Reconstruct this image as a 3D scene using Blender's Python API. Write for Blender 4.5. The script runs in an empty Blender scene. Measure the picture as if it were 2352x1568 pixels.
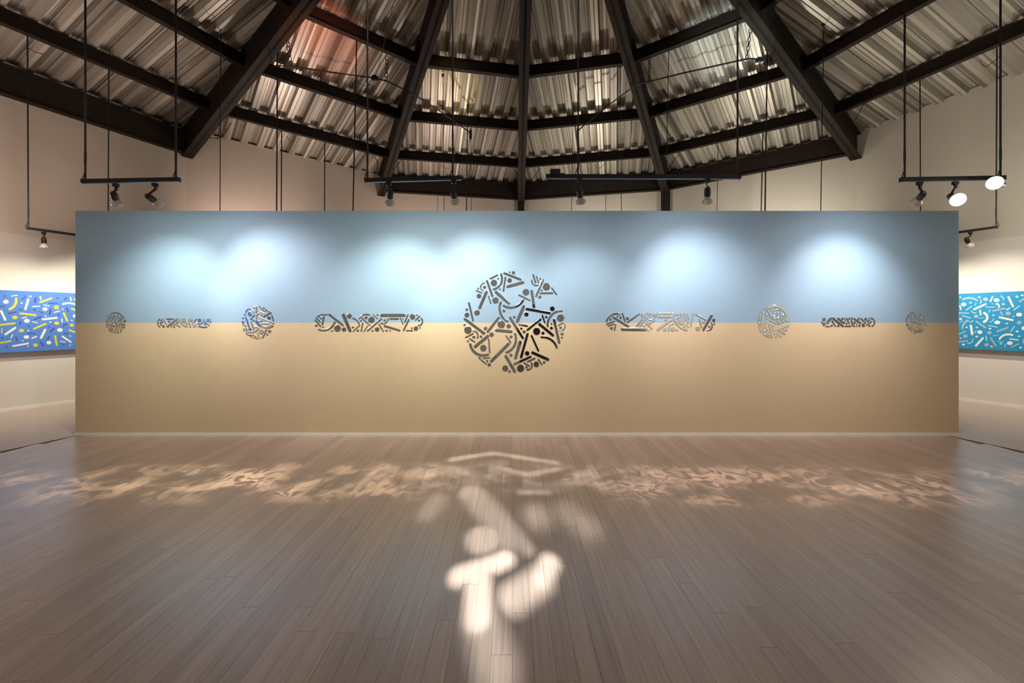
import bpy, math, random
from mathutils import Vector, Matrix

random.seed(7)
D = bpy.data
SC = bpy.context.scene
COL = SC.collection

# ---------------------------------------------------------------- camera
F = 980.0            # focal length in pixels of the 2352 px wide frame
HZ = 733.0           # horizon row
CAMH = 1.6
cam = D.cameras.new('camera')
cam.sensor_width = 36.0
cam.lens = F / 2352.0 * 36.0
cam.shift_y = -(784.0 - HZ) / 2352.0
cam.clip_start = 0.05
cam_o = D.objects.new('camera', cam)
cam_o.location = (0, 0, CAMH)
cam_o.rotation_euler = (math.radians(90), 0, 0)
COL.objects.link(cam_o)
SC.camera = cam_o

# ---------------------------------------------------------------- world / exposure
w = D.worlds.new('night')
w.use_nodes = True
w.node_tree.nodes['Background'].inputs[0].default_value = (0.01, 0.01, 0.012, 1)
w.node_tree.nodes['Background'].inputs[1].default_value = 1.0
SC.world = w
SC.view_settings.view_transform = 'Standard'
SC.view_settings.look = 'None'
SC.view_settings.exposure = 0.0
SC.view_settings.gamma = 1.0
SC.view_settings.use_curve_mapping = False
cy = SC.cycles
cy.use_denoising = True
cy.caustics_reflective = False
cy.caustics_refractive = False
cy.max_bounces = 7
cy.diffuse_bounces = 4
cy.glossy_bounces = 4
cy.use_adaptive_sampling = True
cy.adaptive_threshold = 0.04
cy.sample_clamp_indirect = 3.0

WY = 5.87                                   # depth of the partition's face


def px(x, y, Y):
    """photograph pixel -> point at depth Y"""
    return Vector(((x - 1176.0) / F * Y, Y, CAMH + (HZ - y) / F * Y))


def floor_px(x, y):
    Y = F * CAMH / (y - HZ)
    return ((x - 1176.0) / F * Y, Y)


# ---------------------------------------------------------------- spot helper and added fill lights
def spot(name, loc, aim, power, col=(1, 1, 1), size=80, blend=1.0, radius=0.04, parent=None):
    l = D.lights.new(name, 'SPOT')
    l.energy = power
    l.color = col
    l.spot_size = math.radians(size)
    l.spot_blend = blend
    l.shadow_soft_size = radius
    o = D.objects.new(name, l)
    o.location = loc
    d = (Vector(aim) - Vector(loc)).normalized()
    o.rotation_euler = d.to_track_quat('-Z', 'Y').to_euler()
    COL.objects.link(o)
    return o


# added fill spots, no fixtures: walls behind camera, behind partition and at sides
PINK = (1.0, 0.72, 0.60)
CREAM = (0.98, 0.93, 0.78)
NEUT = (1.0, 0.93, 0.84)
FILL_SPOTS = [
    # loc, aim, power, colour, cone
    ((-5.9, 9.4, 3.0), (-6.6, 11.2, 3.6), 190, PINK, 130),
    ((-2.4, 11.4, 3.0), (-2.7, 13.4, 3.6), 190, PINK, 130),
    ((2.4, 11.4, 3.0), (2.7, 13.4, 3.6), 260, CREAM, 130),
    ((5.9, 9.4, 3.0), (6.8, 11.2, 3.6), 260, CREAM, 130),
    ((-6.4, 0.97, 3.3), (-7.94, -0.06, 1.7), 420, NEUT, 58),
    ((4.6, -1.4, 3.2), (5.5, -3.15, 1.8), 800, NEUT, 54),
    ((6.3, 0.1, 3.3), (7.77, -0.93, 1.7), 400, CREAM, 60),
    ((-3.4, -2.2, 3.1), (-4.4, -3.7, 1.2), 20, NEUT, 120),
    ((0.2, -1.2, 3.1), (0.0, -4.6, 1.4), 95, (0.86, 0.93, 1.0), 140),
    ((-6.5, 4.3, 4.6), (-8.7, 7.5, 0.3), 430, (1.0, 0.86, 0.78), 66),
    ((6.5, 4.3, 4.6), (8.9, 7.7, 0.3), 430, (1.0, 0.88, 0.81), 66),
    ((7.4, 3.2, 3.1), (9.6, 3.4, 2.2), 110, CREAM, 130),
    ((7.2, 6.2, 3.1), (9.4, 7.2, 5.2), 130, CREAM, 140),
    ((-7.0, 6.2, 3.05), (-9.2, 7.0, 5.2), 90, PINK, 140),
    ((-7.2, 3.2, 3.1), (-9.4, 3.4, 2.2), 60, PINK, 130),
]
for i, (loc, aim, p, c, s) in enumerate(FILL_SPOTS):
    spot('wall_fill', loc, aim, p, c, s, 1.0, 0.2)
# added ambient fill without fixtures: wide spots from high up, others from below
DOWN, UP = 0.58, 0.52
for loc, p, c in (((-4.6, 1.6, 6.2), 300, (1.0, 0.88, 0.83)), ((4.6, 1.6, 6.2), 300, (1.0, 0.88, 0.84)),
                  ((0.2, 3.2, 7.2), 380, (1.0, 0.88, 0.83))):
    spot('fill_down', loc, (loc[0], loc[1] + 0.3, 0), p * DOWN, c, 125, 0.9, 0.25)
for ang, p, c in ((-41.5, 420, (1.0, 0.80, 0.70)), (-13.8, 420, (1.0, 0.82, 0.72)), (13.8, 420, (1.0, 0.90, 0.76)),
                  (41.5, 420, (0.97, 0.93, 0.80)), (-84, 300, (1.0, 0.80, 0.70)), (84, 300, (0.98, 0.92, 0.80))):
    sx, sy = math.sin(math.radians(ang)), math.cos(math.radians(ang))
    spot('fill_up', (0.22 + 8.9 * sx, 4.68 + 8.9 * sy, 2.7), (0.22 + 3.5 * sx, 4.68 + 3.5 * sy, 8.0), p * UP, c, 130, 0.7, 0.12)
# coloured spots without fixtures, added to put glints on the roof sheets
for loc, aim, p, c, sz in (((-2.9, 4.4, 3.3), (-3.55, 7.7, 6.45), 1300, (1.0, 0.27, 0.15), 19),
                           ((-1.2, 4.6, 3.3), (-1.37, 9.9, 6.9), 1000, (1.0, 0.80, 0.30), 15),
                           ((3.4, 4.4, 3.3), (4.05, 7.8, 6.45), 1200, (0.82, 1.0, 1.0), 20)):
    spot('roof_glint_spot', loc, aim, p, c, sz, 1.0, 0.05)


# ---------------------------------------------------------------- materials
def nt(m):
    m.use_nodes = True
    return m.node_tree.nodes, m.node_tree.links


def principled(name, col, rough=0.6, metal=0.0, spec=0.5, noise=0.0, nscale=20.0, bump=0.0, bscale=200.0,
               emis=None, estr=0.0, stretch=None, coat=0.0):
    m = D.materials.new(name)
    N, L = nt(m)
    b = N['Principled BSDF']
    b.inputs['Base Color'].default_value = (*col, 1)
    b.inputs['Roughness'].default_value = rough
    b.inputs['Metallic'].default_value = metal
    b.inputs['Specular IOR Level'].default_value = spec
    b.inputs['Coat Weight'].default_value = coat
    if emis:
        b.inputs['Emission Color'].default_value = (*emis, 1)
        b.inputs['Emission Strength'].default_value = estr
    if noise or bump:
        tc = N.new('ShaderNodeTexCoord')
        vec = tc.outputs['Object']
        if stretch:
            mp = N.new('ShaderNodeMapping')
            mp.inputs['Scale'].default_value = stretch
            L.new(vec, mp.inputs['Vector'])
            vec = mp.outputs['Vector']
    if noise:
        n = N.new('ShaderNodeTexNoise')
        n.inputs['Scale'].default_value = nscale
        n.inputs['Detail'].default_value = 5
        L.new(vec, n.inputs['Vector'])
        r = N.new('ShaderNodeMapRange')
        r.inputs['To Min'].default_value = 1 - noise
        r.inputs['To Max'].default_value = 1 + noise
        L.new(n.outputs['Fac'], r.inputs['Value'])
        mx = N.new('ShaderNodeMix')
        mx.data_type = 'RGBA'
        mx.blend_type = 'MULTIPLY'
        mx.inputs['Factor'].default_value = 1
        mx.inputs['A'].default_value = (*col, 1)
        L.new(r.outputs['Result'], mx.inputs['B'])
        L.new(mx.outputs['Result'], b.inputs['Base Color'])
    if bump:
        n2 = N.new('ShaderNodeTexNoise')
        n2.inputs['Scale'].default_value = bscale
        n2.inputs['Detail'].default_value = 3
        L.new(vec, n2.inputs['Vector'])
        bp = N.new('ShaderNodeBump')
        bp.inputs['Strength'].default_value = bump
        bp.inputs['Distance'].default_value = 0.01
        L.new(n2.outputs['Fac'], bp.inputs['Height'])
        L.new(bp.outputs['Normal'], b.inputs['Normal'])
    return m


def wood_floor(name, c1, c2, coat, rough, lines=False):
    m = D.materials.new(name)
    N, L = nt(m)
    b = N['Principled BSDF']
    geo = N.new('ShaderNodeNewGeometry')
    oi = N.new('ShaderNodeObjectInfo')
    addr = N.new('ShaderNodeMath')
    addr.operation = 'ADD'
    L.new(geo.outputs['Random Per Island'], addr.inputs[0])
    L.new(oi.outputs['Random'], addr.inputs[1])
    frac = N.new('ShaderNodeMath')
    frac.operation = 'FRACT'
    L.new(addr.outputs[0], frac.inputs[0])
    mp = N.new('ShaderNodeMapping')
    mp.inputs['Scale'].default_value = (55, 1.6, 10) if not lines else (1.5, 40, 10)
    L.new(geo.outputs['Position'], mp.inputs['Vector'])
    off = N.new('ShaderNodeVectorMath')
    off.operation = 'ADD'
    L.new(mp.outputs['Vector'], off.inputs[0])
    sc = N.new('ShaderNodeMath')
    sc.operation = 'MULTIPLY'
    sc.inputs[1].default_value = 37.0
    L.new(frac.outputs[0], sc.inputs[0])
    cb = N.new('ShaderNodeCombineXYZ')
    L.new(sc.outputs[0], cb.inputs['Z'])
    L.new(cb.outputs[0], off.inputs[1])
    n = N.new('ShaderNodeTexNoise')
    n.inputs['Scale'].default_value = 1.0
    n.inputs['Detail'].default_value = 6
    n.inputs['Roughness'].default_value = 0.62
    L.new(off.outputs[0], n.inputs['Vector'])
    ramp = N.new('ShaderNodeValToRGB')
    ramp.color_ramp.elements[0].position = 0.28
    ramp.color_ramp.elements[0].color = (*c1, 1)
    ramp.color_ramp.elements[1].position = 0.75
    ramp.color_ramp.elements[1].color = (*c2, 1)
    L.new(n.outputs['Fac'], ramp.inputs['Fac'])
    tone = N.new('ShaderNodeMapRange')
    tone.inputs['To Min'].default_value = 0.88
    tone.inputs['To Max'].default_value = 1.12
    L.new(frac.outputs[0], tone.inputs['Value'])
    mx = N.new('ShaderNodeMix')
    mx.data_type = 'RGBA'
    mx.blend_type = 'MULTIPLY'
    mx.inputs['Factor'].default_value = 1
    L.new(ramp.outputs['Color'], mx.inputs['A'])
    L.new(tone.outputs['Result'], mx.inputs['B'])
    L.new(mx.outputs['Result'], b.inputs['Base Color'])
    rr = N.new('ShaderNodeMapRange')
    rr.inputs['To Min'].default_value = rough - 0.06
    rr.inputs['To Max'].default_value = rough + 0.08
    L.new(n.outputs['Fac'], rr.inputs['Value'])
    L.new(rr.outputs['Result'], b.inputs['Roughness'])
    b.inputs['Coat Weight'].default_value = coat
    b.inputs['Coat Roughness'].default_value = 0.26
    bp = N.new('ShaderNodeBump')
    bp.inputs['Strength'].default_value = 0.12
    bp.inputs['Distance'].default_value = 0.002
    L.new(n.outputs['Fac'], bp.inputs['Height'])
    L.new(bp.outputs['Normal'], b.inputs['Normal'])
    return m


M = {}
M['blue'] = principled('blue_paint', (0.30, 0.445, 0.555), 0.62, noise=0.03, nscale=6, bump=0.10, bscale=60)
M['sand'] = principled('sand_paint', (0.68, 0.53, 0.32), 0.62, noise=0.03, nscale=6, bump=0.10, bscale=60)
M['edge'] = principled('partition_edge', (0.55, 0.52, 0.47), 0.6)
M['plaster'] = principled('cream_plaster', (0.68, 0.62, 0.54), 0.8, noise=0.03, nscale=2, bump=0.08, bscale=50)
M['lining'] = principled('white_lining', (0.74, 0.70, 0.63), 0.75, noise=0.02, nscale=2, bump=0.05, bscale=60)
M['base'] = principled('white_skirting', (0.85, 0.83, 0.78), 0.45)
M['steel'] = principled('brown_black_steel', (0.028, 0.021, 0.017), 0.6, spec=0.15, noise=0.25, nscale=8)
M['black'] = principled('black_metal', (0.012, 0.012, 0.013), 0.42)
M['wire'] = principled('black_rod', (0.012, 0.010, 0.010), 0.5)
M['slot'] = principled('track_slot', (0.35, 0.37, 0.38), 0.35, metal=0.6)
M['white_cap'] = principled('ceramic_cap', (0.7, 0.69, 0.66), 0.4)
M['glass'] = principled('frosted_reflector', (0.78, 0.75, 0.71), 0.25, metal=0.1, noise=0.12, nscale=90)
M['lens'] = principled('lens_lit', (0.9, 0.88, 0.82), 0.3, emis=(1, 0.94, 0.85), estr=18.0)
M['mirror'] = principled('mirror', (0.82, 0.85, 0.89), 0.015, metal=1.0)
M['mirror_edge'] = principled('mirror_edge', (0.75, 0.78, 0.80), 0.12, metal=1.0)
def sheet_material():
    m = principled('galvanised_sheet', (0.50, 0.46, 0.40), 0.38, metal=0.35)
    N, L = nt(m)
    at = N.new('ShaderNodeAttribute')
    at.attribute_name = 'streak_tone'
    mx = N.new('ShaderNodeMix')
    mx.data_type = 'RGBA'
    mx.blend_type = 'MULTIPLY'
    mx.inputs['Factor'].default_value = 1
    mx.inputs['A'].default_value = (0.60, 0.55, 0.47, 1)
    L.new(at.outputs['Fac'], mx.inputs['B'])
    L.new(mx.outputs['Result'], N['Principled BSDF'].inputs['Base Color'])
    return m


M['sheet'] = sheet_material()
M['door'] = principled('dark_door', (0.010, 0.009, 0.009), 0.4)
M['floor_sub'] = principled('screed', (0.10, 0.08, 0.07), 0.9, noise=0.1, nscale=5)
M['wood'] = wood_floor('wood_planks', (0.31, 0.215, 0.17), (0.46, 0.34, 0.272), 0.85, 0.34)
M['wood_outer'] = wood_floor('outer_laminate', (0.46, 0.35, 0.28), (0.60, 0.48, 0.39), 0.3, 0.36, True)
M['strip'] = principled('threshold', (0.24, 0.185, 0.15), 0.5)
M['canvas_blue'] = principled('cobalt_canvas', (0.085, 0.23, 0.66), 0.7, noise=0.10, nscale=8)
M['canvas_teal'] = principled('turquoise_canvas', (0.02, 0.28, 0.53), 0.7, noise=0.14, nscale=6)
M['canvas_edge'] = principled('grey_canvas_edge', (0.30, 0.26, 0.27), 0.7)
M['p_white'] = principled('paint_white', (0.84, 0.84, 0.74), 0.6)
M['p_yellow'] = principled('paint_yellow', (0.66, 0.60, 0.05), 0.6)
M['p_purple'] = principled('paint_purple', (0.09, 0.03, 0.25), 0.6)
M['p_grey'] = principled('paint_grey', (0.36, 0.45, 0.54), 0.6)
M['p_cyan'] = principled('paint_cyan', (0.34, 0.70, 0.84), 0.6)


# ---------------------------------------------------------------- mesh helpers
class MB:
    def __init__(self):
        self.v, self.f, self.mi = [], [], []

    def poly(self, pts, faces, mi=0):
        o = len(self.v)
        self.v += [tuple(p) for p in pts]
        for f in faces:
            self.f.append(tuple(i + o for i in f))
            self.mi.append(mi)

    def box(self, c, s, R=None, mi=0):
        c = Vector(c)
        hx, hy, hz = s[0] / 2, s[1] / 2, s[2] / 2
        pts = [Vector((x, y, z)) for x in (-hx, hx) for y in (-hy, hy) for z in (-hz, hz)]
        if R is not None:
            pts = [R @ p for p in pts]
        self.poly([p + c for p in pts],
                  [(0, 1, 3, 2), (4, 6, 7, 5), (0, 4, 5, 1), (2, 3, 7, 6), (0, 2, 6, 4), (1, 5, 7, 3)], mi)

    def beam(self, p0, p1, wd, ht, up=Vector((0, 0, 1)), mi=0, low=0.0):
        """box from p0 to p1; its underside's centre line is p0-p1 (+low)"""
        p0, p1 = Vector(p0), Vector(p1)
        d = (p1 - p0)
        x = d.normalized()
        y = up.cross(x).normalized()
        z = x.cross(y)
        c = (p0 + p1) / 2 + z * (ht / 2 + low)
        R = Matrix((x, y, z)).transposed()
        self.box(c, (d.length, wd, ht), R, mi)

    def tube(self, pts, r, n=6, mi=0, caps=True):
        pts = [Vector(p) for p in pts]
        rings = []
        for i, p in enumerate(pts):
            a = pts[max(i - 1, 0)]
            b = pts[min(i + 1, len(pts) - 1)]
            t = (b - a).normalized()
            ref = Vector((1, 0, 0)) if abs(t.x) < 0.8 else Vector((0, 1, 0))
            u = t.cross(ref).normalized()
            v = t.cross(u)
            rr = r[i] if isinstance(r, (list, tuple)) else r
            rings.append([p + (u * math.cos(2 * math.pi * k / n) + v * math.sin(2 * math.pi * k / n)) * rr for k in range(n)])
        allp = [q for ring in rings for q in ring]
        fs = []
        for i in range(len(pts) - 1):
            for k in range(n):
                a, b = i * n + k, i * n + (k + 1) % n
                fs.append((a, b, b + n, a + n))
        if caps:
            fs.append(tuple(range(n - 1, -1, -1)))
            fs.append(tuple((len(pts) - 1) * n + k for k in range(n)))
        self.poly(allp, fs, mi)

    def lathe(self, o, axis, prof, n=20, mi=0, capend=False):
        """prof: list of (distance along axis, radius)"""
        axis = Vector(axis).normalized()
        self.tube([Vector(o) + axis * d for d, r in prof], [r for d, r in prof], n, mi, caps=capend)

    def build(self, name, mats, parent=None, smooth=False):
        me = D.meshes.new(name)
        me.from_pydata(self.v, [], self.f)
        if not isinstance(mats, (list, tuple)):
            mats = [mats]
        for m in mats:
            me.materials.append(m)
        if len(mats) > 1:
            me.polygons.foreach_set('material_index', self.mi)
        if smooth:
            me.polygons.foreach_set('use_smooth', [True] * len(me.polygons))
        me.update()
        o = D.objects.new(name, me)
        COL.objects.link(o)
        if parent is not None:
            o.parent = parent
            if parent.type == 'EMPTY':          # meshes sit at the world origin
                o.matrix_parent_inverse = parent.matrix_basis.inverted()
        return o


def empty(name, loc):
    o = D.objects.new(name, None)
    o.location = loc
    o.empty_display_size = 0.1
    COL.objects.link(o)
    return o


def tag(o, label=None, cat=None, group=None, kind=None):
    if label:
        o['label'] = label
    if cat:
        o['category'] = cat
    if group:
        o['group'] = group
    if kind:
        o['kind'] = kind
    return o


# ---------------------------------------------------------------- plan of the thirteen-sided hall
CX, CY = 0.22, 4.68
RR = 9.68
ALPHA = 2 * math.pi / 13
corner = {}
for k in range(-6, 7):
    corner[k] = Vector((CX + RR * math.sin(k * ALPHA), CY + RR * math.cos(k * ALPHA)))
corner[0] = Vector((0.30, 14.14))
corner[1] = Vector((4.72, 13.07))
corner[-1] = Vector((-4.06, 13.22))
corner[2] = Vector((8.23, 10.19))
corner[-2] = Vector((-7.68, 10.06))
corner[-3] = Vector((-9.45, 5.9))
ORDER = list(range(-6, 7))
C0 = Vector((CX, CY))
SH_A, SH_M = CAMH + 6.98, 0.265       # underside of the sheets: height over the centre, slope


def sheet_z(x, y):
    return SH_A - SH_M * math.hypot(x - CX, y - CY)


def ring(k, r):
    """plan point on the rafter line k at radius r (of 9.5)"""
    c = corner[k]
    return C0 + (c - C0) * (r / 9.55)


SIDES = {(-6, -5): 'front_left', (-5, -4): 'left_near', (-4, -3): 'left_middle', (-3, -2): 'left',
         (-2, -1): 'left_far', (-1, 0): 'back_left', (0, 1): 'back_right', (1, 2): 'right_far',
         (2, 3): 'right', (3, 4): 'right_middle', (4, 5): 'right_near', (5, 6): 'front_right', (6, -6): 'front'}

LIN_H = 3.10
WALL_T = 6.08
for (a, b), side in SIDES.items():
    pa, pb = corner[a], corner[b]
    d = (pb - pa).normalized()
    nrm = Vector((d.y, -d.x))                 # pointing outwards or inwards
    if nrm.dot((pa + pb) / 2 - C0) < 0:
        nrm = -nrm
    R = Matrix(((d.x, -d.y, 0), (d.y, d.x, 0), (0, 0, 1)))
    L = (pb - pa).length
    mid = (pa + pb) / 2
    mb = MB()
    c = mid + nrm * 0.10
    mb.box((c.x, c.y, WALL_T / 2), (L + 0.06, 0.2, WALL_T), R)
    wo = mb.build('wall_' + side, M['plaster'])
    tag(wo, kind='structure')
    mb = MB()
    c = mid - nrm * 0.02
    mb.box((c.x, c.y, LIN_H / 2), (L - 0.0, 0.04, LIN_H), R)
    mb.build('lining_panel', M['lining'], wo)
    mb = MB()
    c = mid - nrm * 0.048
    mb.box((c.x, c.y, 0.024), (L - 0.02, 0.016, 0.048), R)
    tag(mb.build('baseboard_' + side, M['base']), kind='structure')

# dark double door behind the viewer, mirrored by the artwork
def door():
    Y = -4.60
    e = MB()
    e.box((0.93, Y + 0.01, 1.13), (1.30, 0.05, 2.26))
    o = e.build('door_1', M['door'])
    tag(o, kind='structure')
    for s in (-1, 1):
        m = MB()
        m.box((0.93 + s * 0.30, Y + 0.045, 1.1), (0.57, 0.03, 2.14))
        lf = m.build('door_leaf', M['door'], o)
        m = MB()
        m.box((0.93 + s * 0.07, Y + 0.08, 1.05), (0.03, 0.05, 0.16))
        m.build('handle', M['slot'], lf)
door()

# ---------------------------------------------------------------- floor
floor = MB()
pts = [(corner[k].x, corner[k].y) for k in ORDER]
n = len(pts)
floor.poly([(x, y, -0.14) for x, y in pts] + [(x, y, -0.016) for x, y in pts],
           [tuple(range(n - 1, -1, -1)), tuple(range(n, 2 * n))] + [(i, (i + 1) % n, n + (i + 1) % n, n + i) for i in range(n)])
fl = floor.build('floor', M['floor_sub'])
tag(fl, kind='structure')


def wall_y(x, front=True):
    """depth range of the hall on the line X = x"""
    ys = []
    for i in range(n):
        (x0, y0), (x1, y1) = pts[i], pts[(i + 1) % n]
        if (x0 - x) * (x1 - x) <= 0 and abs(x1 - x0) > 1e-6:
            t = (x - x0) / (x1 - x0)
            ys.append(y0 + t * (y1 - y0))
    return min(ys), max(ys)


XE = 6.6


def lane_end(x):
    a = abs(x) + 0.05
    return WY + 0.02 if a <= 6.0 else 5.85 - (a - 6.0) / 0.27


# the outer floor, boards laid across
of = MB()
inner = [(-XE, wall_y(-XE)[0]), (-XE, lane_end(XE - 0.05)), (-6.0, WY + 0.02), (6.0, WY + 0.02), (XE, lane_end(XE - 0.05)), (XE, wall_y(XE)[0])]
ring_pts = [(corner[k].x, corner[k].y) for k in (4, 3, 2, 1, 0, -1, -2, -3, -4)]
loop = inner + ring_pts
loop = loop[::-1]
of.poly([(x, y, -0.0005) for x, y in loop] + [(x, y, -0.016) for x, y in loop],
        [tuple(range(len(loop)))] + [(i, (i + 1) % len(loop), len(loop) + (i + 1) % len(loop), len(loop) + i) for i in range(len(loop))])
of_o = of.build('outer_boards', M['wood_outer'], fl)
for s in (-1, 1):
    m = MB()
    m.beam((s * 6.0, WY + 0.02, -0.002), (s * XE, lane_end(XE - 0.05), -0.002), 0.012, 0.004)
    m.build('threshold_strip', M['strip'], fl)

PW = 0.10
boards = []
x = -XE + PW / 2
rnd = random.Random(3)
while x < XE:
    y0, y1 = wall_y(x)[0] + 0.06, lane_end(x)
    yy = y1 + rnd.uniform(-0.2, 1.9)
    cuts = []
    while yy > y0:
        yy -= rnd.uniform(2.0, 2.7)
        cuts.append(yy)
    hi = y1
    for cpt in cuts:
        lo = max(cpt, y0)
        if hi - lo > 0.03:
            boards.append((x, lo, hi))
        hi = lo
    x += PW


def seen_area(b):
    X, lo, hi = b
    lo2 = max(lo, 1.84, abs(X) / 1.2)
    if hi <= lo2:
        return 0
    ym = (lo2 + hi) / 2
    return PW * F / ym * (F * CAMH / lo2 - F * CAMH / hi)


boards.sort(key=seen_area, reverse=True)
pm = MB()
hx, g = PW / 2 - 0.0002, 0.0004
pm.poly([(-hx, -.5, -1), (hx, -.5, -1), (hx, .5, -1), (-hx, .5, -1),
         (-hx, -.5, -.12), (hx, -.5, -.12), (hx, .5, -.12), (-hx, .5, -.12),
         (-hx + g, -.4995, 0), (hx - g, -.4995, 0), (hx - g, .4995, 0), (-hx + g, .4995, 0)],
        [(0, 1, 5, 4), (1, 2, 6, 5), (2, 3, 7, 6), (3, 0, 4, 7), (4, 5, 9, 8), (5, 6, 10, 9), (6, 7, 11, 10), (7, 4, 8, 11), (8, 9, 10, 11)])
plank0 = None
cnt = 0
rest = MB()
for b in boards:
    X, lo, hi = b
    if cnt < 290 and seen_area(b) > 0:
        if plank0 is None:
            plank0 = pm.build('plank', M['wood'], fl)
            o = plank0
        else:
            o = plank0.copy()
            COL.objects.link(o)
        o.location = (X, (lo + hi) / 2, 0)
        o.scale = (1, hi - lo - 0.0004, 0.0155)
        cnt += 1
    else:
        rest.poly([(X + v[0], (lo + hi) / 2 + v[1] * (hi - lo - 0.0004), v[2] * 0.0155) for v in pm.v], pm.f)
tag(rest.build('plank_field', M['wood'], fl), kind='stuff')

# ---------------------------------------------------------------- roof
ceil = empty('ceiling', (CX, CY, SH_A))
tag(ceil, kind='structure')

# corrugated sheets: lateral profile (fraction of the pitch, height)
PITCH, DEP = 0.366, 0.09
PROF = [(0.0, 0.0), (0.16, 0.0), (0.175, 0.012), (0.205, 0.012), (0.22, 0.0), (0.38, 0.0),
        (0.47, DEP), (0.57, DEP), (0.585, DEP - 0.012), (0.62, DEP - 0.012), (0.635, DEP), (0.745, DEP),
        (0.76, DEP - 0.012), (0.795, DEP - 0.012), (0.81, DEP), (0.91, DEP)]
for (a, b) in SIDES:
    pa, pb = corner[a], corner[b]
    A3 = Vector((pa.x, pa.y, sheet_z(pa.x, pa.y)))
    B3 = Vector((pb.x, pb.y, sheet_z(pb.x, pb.y)))
    P3 = Vector((CX, CY, SH_A))
    u = (B3 - A3).normalized()
    Lh = (B3 - A3).length
    t = (P3 - A3).dot(u)
    v = (P3 - A3 - u * t)
    Lv = v.length
    v.normalize()
    nn = u.cross(v)
    if nn.z < 0:
        nn = -nn
    us = []
    k = 0
    while True:
        done = False
        for fx, h in PROF:
            q = (k + fx) * PITCH
            if q >= Lh:
                done = True
                break
            us.append((q, h))
        if done:
            break
        k += 1
    us.append((Lh, us[-1][1]))
    mb = MB()
    P, Fc = [], []
    for q, h in us:
        vm = Lv * (q / t if q < t else (Lh - q) / (Lh - t))
        P.append(A3 + u * q + nn * h - v * 0.16)
        P.append(A3 + u * q + nn * h + v * max(vm, -0.1))
    for i in range(len(us) - 1):
        Fc.append((2 * i, 2 * i + 1, 2 * i + 3, 2 * i + 2))
    mb.poly(P, Fc)
    sh = mb.build('roof_sheet', M['sheet'], ceil)
    at = sh.data.attributes.new('streak_tone', 'FLOAT', 'FACE')  # tone per face: uneven wear plus reflection streaks put into the colour
    rg = random.Random(int(pa.x * 100))
    at.data.foreach_set('value', [rg.uniform(0.45, 1.1) * rg.choice((1, 1, 1, 1.3, 0.55)) for _ in sh.data.polygons])
    # outer skin keeps the roof solid above the sheets
    mb = MB()
    up = nn * 0.16
    mb.poly([A3 - v * .16 + up, B3 - v * .16 + up, P3 + up, A3 - v * .16 + up * 1.2, B3 - v * .16 + up * 1.2, P3 + up * 1.2],
            [(0, 2, 1), (3, 4, 5), (0, 1, 4, 3), (1, 2, 5, 4), (2, 0, 3, 5)])
    mb.build('roof_deck', M['steel'], ceil)

# rafters: I-sections, wide lower flange
RB_A, RB_W = CAMH + 6.55, CAMH + 3.80
for k in ORDER:
    c = corner[k]
    d2 = (c - C0)
    e = c - d2.normalized() * 0.04
    i0 = C0 + d2.normalized() * 0.25
    p0 = Vector((e.x, e.y, RB_W))
    p1 = Vector((i0.x, i0.y, RB_A - 0.06))
    mb = MB()
    mb.beam(p0, p1, 0.22, 0.03)
    sd = Vector((d2.y, -d2.x, 0)).normalized()
    t0, t1 = Vector((e.x, e.y, sheet_z(e.x, e.y) - 0.012)), Vector((i0.x, i0.y, sheet_z(i0.x, i0.y) - 0.012))
    for half, lo0, lo1, hi in ((0.024, p0, p1, 0.0), (0.10, t0 - Vector((0, 0, 0.03)), t1 - Vector((0, 0, 0.03)), 0.0)):
        q = [p + sd * h for p in (lo0, lo1, t1, t0) for h in (-half, half)]
        mb.poly(q, [(0, 2, 4, 6), (1, 7, 5, 3), (0, 1, 3, 2), (2, 3, 5, 4), (4, 5, 7, 6), (6, 7, 1, 0)])
    mb.build('rafter', M['steel'], ceil)
mb = MB()
mb.lathe((CX, CY, RB_A - 0.25), (0, 0, 1), [(0, 0.0), (0, 0.34), (0.75, 0.34), (0.75, 0.0)], 26)
mb.build('apex_ring', M['steel'], ceil)

# purlins between the rafters
for r in (8.25, 6.67, 4.97, 2.9):
    for (a, b) in SIDES:
        qa, qb = ring(a, r), ring(b, r)
        za, zb = SH_A - SH_M * (qa - C0).length, SH_A - SH_M * (qb - C0).length
        p0 = Vector((qa.x, qa.y, za - 0.245))
        p1 = Vector((qb.x, qb.y, zb - 0.245))
        d = (p1 - p0).normalized()
        p0 += d * 0.03
        p1 -= d * 0.03
        mb = MB()
        mb.beam(p0, p1, 0.115, 0.016)
        mb.beam(p0, p1, 0.03, 0.205, low=0.016)
        mb.beam(p0, p1, 0.115, 0.016, low=0.221)
        mb.build('purlin', M['steel'], ceil)

# eave beams on some of the walls
for (a, b), hb in {(-3, -2): 0.52, (-1, 0): 0.50, (0, 1): 0.50, (1, 2): 0.47, (3, 4): 0.4, (-5, -4): 0.4, (5, 6): 0.4}.items():
    pa, pb = corner[a], corner[b]
    mid = (pa + pb) / 2
    inn = (C0 - mid).normalized() * 0.085
    zb = CAMH + (3.93 if (a, b) != (-3, -2) else 3.86)
    p0 = Vector((pa.x + inn.x, pa.y + inn.y, zb))
    p1 = Vector((pb.x + inn.x, pb.y + inn.y, zb))
    mb = MB()
    mb.beam(p0, p1, 0.15, 0.02)
    mb.beam(p0, p1, 0.05, hb - 0.04, low=0.02)
    mb.beam(p0, p1, 0.15, 0.02, low=hb - 0.02)
    mb.build('eave_beam', M['steel'], ceil)

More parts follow.
